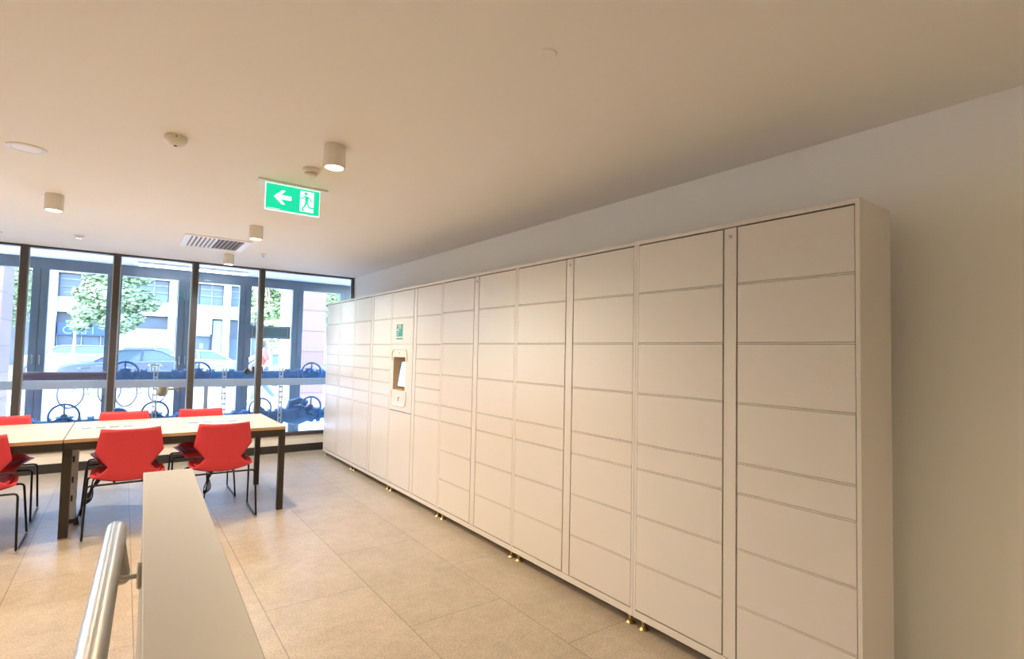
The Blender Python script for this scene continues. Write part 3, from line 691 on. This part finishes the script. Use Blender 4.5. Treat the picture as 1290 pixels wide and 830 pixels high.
# ------------------------------------------------------------------ cars
def car(label, x, y, face, paint, L=4.5, H=1.42, kind='sedan'):
    t = thing('car', label, 'car', (x, y, -.16), 0 if face > 0 else math.pi)
    if kind == 'sedan':
        body = [(-.5, .30), (-.5, .60), (-.485, .70), (-.37, .735), (-.30, .74), (.22, .70), (.40, .64), (.48, .55), (.5, .45), (.495, .26), (.42, .20), (-.45, .20)]
        gh = [(-.36, .72), (-.22, .96), (-.16, 1.0), (.04, .985), (.10, .95), (.25, .69)]
    else:
        body = [(-.5, .28), (-.5, .70), (-.49, .76), (.20, .76), (.42, .66), (.48, .56), (.5, .40), (.49, .24), (.42, .2), (-.45, .2)]
        gh = [(-.485, .75), (-.455, .97), (-.41, 1.0), (.02, 1.0), (.09, .97), (.23, .75)]
    b = nb(); hw = .88
    n = len(body); secs = ((-hw, .93), (-hw+.06, 1.0), (hw-.06, 1.0), (hw, .93))
    rows = []
    for yy, s in secs: rows.append([b.verts.new((px*L*(.985 if s < 1 else 1), yy, .2*H+(pz*H-.2*H)*(s if pz > .3 else 1))) for px, pz in body])
    for a, c in zip(rows, rows[1:]):
        for i in range(n): b.faces.new((a[i], a[(i+1) % n], c[(i+1) % n], c[i]))
    b.faces.new(rows[0]); b.faces.new(rows[-1][::-1]); obj('body', b, paint, t, smooth=True, bevel=.03)
    b = nb(); rows = []
    for yy, k in ((-.80, 0), (-.60, 1)): pass
    def ghv(sgn): return [b.verts.new((px*L, sgn*(.84-.20*((pz-.7)/.3)), pz*H)) for px, pz in gh]
    A, B_ = ghv(-1), ghv(1); m_ = len(gh)
    b.faces.new(A); b.faces.new(B_[::-1])
    for i in range(m_): b.faces.new((A[i], B_[i], B_[(i+1) % m_], A[(i+1) % m_]))
    obj('windows', b, 'carg', t)
    b = nb()
    top_ = [p for p in gh if p[1] > .93]
    for i in range(len(top_)-1):
        (xa, za), (xb, zb) = top_[i], top_[i+1]
        q = [b.verts.new((px*L, s*(.84-.20*((pz-.7)/.3)+.01), pz*H+.012)) for px, pz, s in ((xa, za, -1), (xb, zb, -1), (xb, zb, 1), (xa, za, 1))]; b.faces.new(q)
    for s in (-1, 1):
        for (p, q) in zip(gh, gh[1:]):
            f = lambda P_: (P_[0]*L, s*(.845-.20*((P_[1]-.7)/.3)), P_[1]*H); tube(b, [f(p), f(q)], .035, 6)
        xm = -.07*L; tube(b, [(xm, s*.84, .72*H), (xm-.03, s*.65, .985*H)], .04, 6)
    obj('roof', b, paint, t)
    for s in (-1, 1):
        for wx in (-.31*L, .32*L):
            b = nb(); lathe(b, [(.22, -.11), (.32, -.10), (.325, 0), (.32, .10), (.22, .11)], (wx, s*.80, .325), 'y', 28); w = obj('wheel', b, 'tyre', t, smooth=True)
            b = nb(); lathe(b, [(.215, -.112), (.215, .112)], (wx, s*.80, .325), 'y', 20); obj('hubcap', b, 'wheel', w)
    for s in (-1, 1):
        b = nb(); bx(b, -.5*L-.012, -.485*L, s*.62-.16, s*.62+.16, .52*H, .62*H); q = obj('tail_light', b, 'tail', t)
        b = nb(); bx(b, .46*L, .492*L, s*.62-.16, s*.62+.16, .44*H, .52*H); q = obj('headlight', b, 'glass' if False else 'signw', t)
    return t
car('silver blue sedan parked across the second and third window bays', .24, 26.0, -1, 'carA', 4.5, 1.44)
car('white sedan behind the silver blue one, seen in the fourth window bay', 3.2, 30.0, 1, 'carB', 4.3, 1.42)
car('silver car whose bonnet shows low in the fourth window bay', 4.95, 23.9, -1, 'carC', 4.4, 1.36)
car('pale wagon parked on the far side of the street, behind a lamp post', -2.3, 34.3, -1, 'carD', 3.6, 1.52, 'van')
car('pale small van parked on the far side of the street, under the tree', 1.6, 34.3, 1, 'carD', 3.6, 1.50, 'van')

# ------------------------------------------------------------------ pedestrian
def skin_obj(name, verts, edges_, radii, m, parent, root=0, sub=2):
    me = bpy.data.meshes.new(name); me.from_pydata(verts, edges_, []); me.materials.append(M[m])
    o = bpy.data.objects.new(name, me); COL.objects.link(o); o.parent = parent
    o.modifiers.new('skin', 'SKIN')
    if not me.skin_vertices: me.skin_vertices.new() if hasattr(me.skin_vertices, 'new') else None
    sv = me.skin_vertices[0].data
    for i, r_ in enumerate(radii):
        sv[i].radius = (r_, r_) if not isinstance(r_, tuple) else r_; sv[i].use_root = (i == root)
    o.modifiers[0].use_smooth_shade = True
    s = o.modifiers.new('sub', 'SUBSURF'); s.levels = sub; s.render_levels = sub
    return o
pt = thing('person', 'person in a coral top and pale jeans striding along the pavement outside', 'person', (3.02, 15.5, -.02), R(180))
# walking towards local +x
V = [(0, 0, .92), (0, 0, 1.12), (0.01, 0, 1.34), (.02, 0, 1.45), (.035, 0, 1.53), (.05, 0, 1.60), (.05, 0, 1.66),
     (0, .17, 1.38), (-.10, .20, 1.14), (.02, .22, .92), (0, -.17, 1.38), (.08, -.20, 1.14), (.26, -.20, 1.02),
     (0, .09, .88), (.17, .09, .50), (.27, .09, .10), (.39, .09, .045), (0, -.09, .88), (-.08, -.09, .48), (-.34, -.09, .16), (-.26, -.09, .05)]
E_ = [(0, 1), (1, 2), (2, 3), (3, 4), (4, 5), (5, 6), (2, 7), (7, 8), (8, 9), (2, 10), (10, 11), (11, 12), (0, 13), (13, 14), (14, 15), (15, 16), (0, 17), (17, 18), (18, 19), (19, 20)]
Rr = [.12, .11, .13, .055, .055, .088, .075, .06, .042, .03, .06, .042, .03, .085, .058, .04, .03, .085, .058, .04, .03]
skin_obj('body', V, E_, Rr, 'skin', pt)
idx = [0, 13, 14, 15, 17, 18, 19]; mp = {v: i for i, v in enumerate(idx)}
skin_obj('jeans', [V[i] for i in idx], [(mp[a], mp[c]) for a, c in E_ if a in mp and c in mp], [.135, .10, .075, .058, .10, .075, .058], 'jeans', pt)
idx = [1, 2, 7, 8, 10, 11, 0]; mp = {v: i for i, v in enumerate(idx)}
skin_obj('top', [V[i] for i in idx], [(mp[a], mp[c]) for a, c in E_ if a in mp and c in mp], [.135, .158, .085, .062, .085, .062, .145], 'shirt', pt)
b = nb(); lathe(b, [(.02, 1.715), (.08, 1.69), (.105, 1.64), (.10, 1.56), (.06, 1.50), (.02, 1.48)], (.025, 0, 0), 'z', 16); obj('hair', b, 'hair', pt, smooth=True)
b = nb(); prism(b, [(.135, 1.60), (.155, 1.575), (.13, 1.57)], 'xz', -.012, .012); obj('nose', b, 'skin', pt)
for s in (-1, 1):
    fx_, fz = (.02, .90) if s > 0 else (.27, 1.01)
    b = nb()
    tube(b, [(fx_, s*.215, fz+.01), (fx_+.01, s*.215, fz-.07)], [.026, .030], 8)
    for k in range(4): tube(b, [(fx_-.022+k*.017, s*.215, fz-.07), (fx_-.020+k*.018, s*.213, fz-.11), (fx_-.012+k*.018, s*.208, fz-.145+.006*abs(k-1.5))], .0085, 6)
    tube(b, [(fx_+.03, s*.21, fz-.03), (fx_+.055, s*.205, fz-.07), (fx_+.055, s*.20, fz-.095)], .009, 6)
    obj('hand', b, 'skin', pt, smooth=True)
for (sx, sy, rz_) in ((.30, .09, 0), (-.34, -.09, 0)):
    b = nb(); prism(b, [(sx-.06, .0), (sx+.17, .0), (sx+.18, .03), (sx+.08, .07), (sx+.03, .12), (sx-.06, .12)], 'xz', sy-.045, sy+.045); obj('shoe', b, 'white', pt, bevel=.015)

# ------------------------------------------------------------------ trees
def tree(label, x, y, blobs, trunk, n, leafm='leaf', size=.075):
    t = thing('tree', label, 'tree', (x, y, -.02))
    b = nb(); tube(b, [(0, 0, 0), (.03, 0, trunk*.5), (0, 0, trunk)], [.13, .10, .08], 10)
    for (cx, cy, cz, r_) in blobs[:8]: tube(b, [(0, 0, trunk*.85), (cx*.5, cy*.5, (trunk+cz)/2), (cx, cy, cz)], [.06, .04, .015], 6)
    obj('trunk', b, 'bark', t, smooth=True)
    b = nb(); rnd = random.Random(hash(label) % 1000 if False else int(x*100+y)); vol = sum(q[3]**2 for q in blobs)
    for (cx, cy, cz, r_) in blobs:
        for _ in range(int(n*r_*r_/vol)):
            d_ = Vector((rnd.gauss(0, 1), rnd.gauss(0, 1), rnd.gauss(0, 1))).normalized()*r_*rnd.uniform(.55, 1.05)
            p = Vector((cx, cy, cz))+Vector((d_.x, d_.y, d_.z*.8)); nn = (d_.normalized()+Vector((rnd.uniform(-.8, .8), rnd.uniform(-.8, .8), rnd.uniform(-.4, .9)))).normalized()
            u, v = frame_of(nn); s_ = size*rnd.uniform(.6, 1.3); b.faces.new([b.verts.new(p+q_) for q_ in (u*s_, v*s_*.5, -u*s_, -v*s_*.5)])
    obj('foliage', b, leafm, t)
    return t
rnd = random.Random(3)
def crown(cx, cz, w, h, n, r0, r1, dy=1.0):
    return [(cx+rnd.uniform(-w, w), rnd.uniform(-dy, dy), cz+rnd.uniform(-h, h), rnd.uniform(r0, r1)) for _ in range(n)]
tree('pale green street tree spreading across the second and third window bays', -.35, 24.3, [(0, 0, 3.3, .85), (-.75, 0, 2.7, .55), (.55, 0, 3.2, .6), (1.05, 0, 3.05, .38), (-.5, .2, 3.6, .5), (.1, 0, 2.35, .6), (-.95, 0, 2.2, .35), (.6, .1, 2.5, .35), (-.2, 0, 4.3, .9), (.6, 0, 4.2, .6), (-.9, 0, 3.3, .35)], 2.4, 17000, 'leaf')
tree('leafy street tree behind the hanging sign', 4.3, 21.9-1.0, crown(0, 3.2, .8, 1.2, 14, .45, .75), 1.9, 13000, 'leaf2')
tree('leafy tree showing in a sliver right of the stone column', 7.4, 24.5, crown(0, 3.0, .9, 1.5, 12, .5, .8), 1.9, 5000, 'leaf2')
tree('leafy tree at the far left, between stone column and first mullion', -3.35, 24.0, crown(0, 3.4, .6, 1.1, 12, .45, .7), 2.0, 5000, 'leaf2')
# leaning post sign box at the left
t = thing('post_box', 'pale grey box on a white pole beyond the second window bay', 'post box', (-1.72, 20.0, -.02))
b = nb(); tube(b, [(.02, 0, 0), (.02, 0, 3.3)], .05, 12); obj('pole', b, 'bldw', t)
b = nb(); bx(b, -.11, .11, -.16, -.05, 2.24, 2.65); obj('box', b, 'railw', t, bevel=.01)

# ------------------------------------------------------------------ buildings across the street
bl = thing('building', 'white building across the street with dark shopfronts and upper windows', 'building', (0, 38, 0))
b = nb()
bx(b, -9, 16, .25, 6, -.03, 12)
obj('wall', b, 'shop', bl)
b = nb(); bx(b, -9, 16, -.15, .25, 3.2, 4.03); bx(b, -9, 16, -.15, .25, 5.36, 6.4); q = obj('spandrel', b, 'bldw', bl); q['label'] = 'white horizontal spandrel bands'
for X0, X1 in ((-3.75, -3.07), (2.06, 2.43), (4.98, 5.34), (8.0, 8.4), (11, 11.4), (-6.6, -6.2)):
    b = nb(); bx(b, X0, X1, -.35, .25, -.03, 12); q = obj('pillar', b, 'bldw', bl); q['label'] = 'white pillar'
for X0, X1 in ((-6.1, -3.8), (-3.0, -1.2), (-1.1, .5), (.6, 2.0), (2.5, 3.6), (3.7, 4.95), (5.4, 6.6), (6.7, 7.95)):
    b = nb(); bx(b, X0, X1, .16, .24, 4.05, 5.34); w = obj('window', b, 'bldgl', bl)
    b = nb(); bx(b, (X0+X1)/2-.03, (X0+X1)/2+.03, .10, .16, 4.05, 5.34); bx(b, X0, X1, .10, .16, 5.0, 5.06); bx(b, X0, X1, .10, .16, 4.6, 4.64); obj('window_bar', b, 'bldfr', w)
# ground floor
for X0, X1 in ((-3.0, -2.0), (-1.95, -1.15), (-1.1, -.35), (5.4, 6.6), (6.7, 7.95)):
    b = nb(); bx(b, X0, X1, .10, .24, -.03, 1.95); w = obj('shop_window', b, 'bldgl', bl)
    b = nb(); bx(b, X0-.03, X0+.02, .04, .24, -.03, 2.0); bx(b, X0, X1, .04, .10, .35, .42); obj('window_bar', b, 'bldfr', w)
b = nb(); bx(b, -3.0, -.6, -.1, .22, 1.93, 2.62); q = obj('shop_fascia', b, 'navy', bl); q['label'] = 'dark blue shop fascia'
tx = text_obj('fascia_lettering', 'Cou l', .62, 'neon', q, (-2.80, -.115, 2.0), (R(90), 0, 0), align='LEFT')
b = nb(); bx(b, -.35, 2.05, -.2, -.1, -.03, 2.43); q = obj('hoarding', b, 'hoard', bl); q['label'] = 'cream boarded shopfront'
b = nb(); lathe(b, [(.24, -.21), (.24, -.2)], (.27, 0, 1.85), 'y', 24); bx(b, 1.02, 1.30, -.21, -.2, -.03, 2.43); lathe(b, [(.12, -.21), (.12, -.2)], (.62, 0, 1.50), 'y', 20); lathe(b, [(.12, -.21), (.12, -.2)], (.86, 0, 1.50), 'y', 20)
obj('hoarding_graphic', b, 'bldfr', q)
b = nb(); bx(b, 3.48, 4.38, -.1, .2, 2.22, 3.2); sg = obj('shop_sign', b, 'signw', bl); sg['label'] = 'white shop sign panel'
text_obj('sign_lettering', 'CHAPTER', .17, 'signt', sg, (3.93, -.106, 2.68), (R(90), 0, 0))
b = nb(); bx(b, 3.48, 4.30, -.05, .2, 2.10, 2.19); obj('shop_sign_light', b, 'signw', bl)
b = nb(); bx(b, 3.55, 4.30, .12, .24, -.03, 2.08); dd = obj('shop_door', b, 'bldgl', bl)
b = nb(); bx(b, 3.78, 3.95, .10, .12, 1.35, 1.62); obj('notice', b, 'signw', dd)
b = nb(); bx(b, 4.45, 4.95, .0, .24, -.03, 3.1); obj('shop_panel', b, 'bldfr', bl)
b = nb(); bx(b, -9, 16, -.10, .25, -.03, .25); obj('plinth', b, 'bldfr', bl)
t = thing('street_pole', 'thin grey street pole in front of the dark shopfronts', 'pole', (-1.95, 33.0, -.16))
b = nb(); tube(b, [(0, 0, 0), (0, 0, 3.2)], .05, 10); obj('pole', b, 'galv', t)
b = nb(); lathe(b, [(.09, 0), (.09, .15), (.05, .2)], n=12); obj('base', b, 'galv', t)
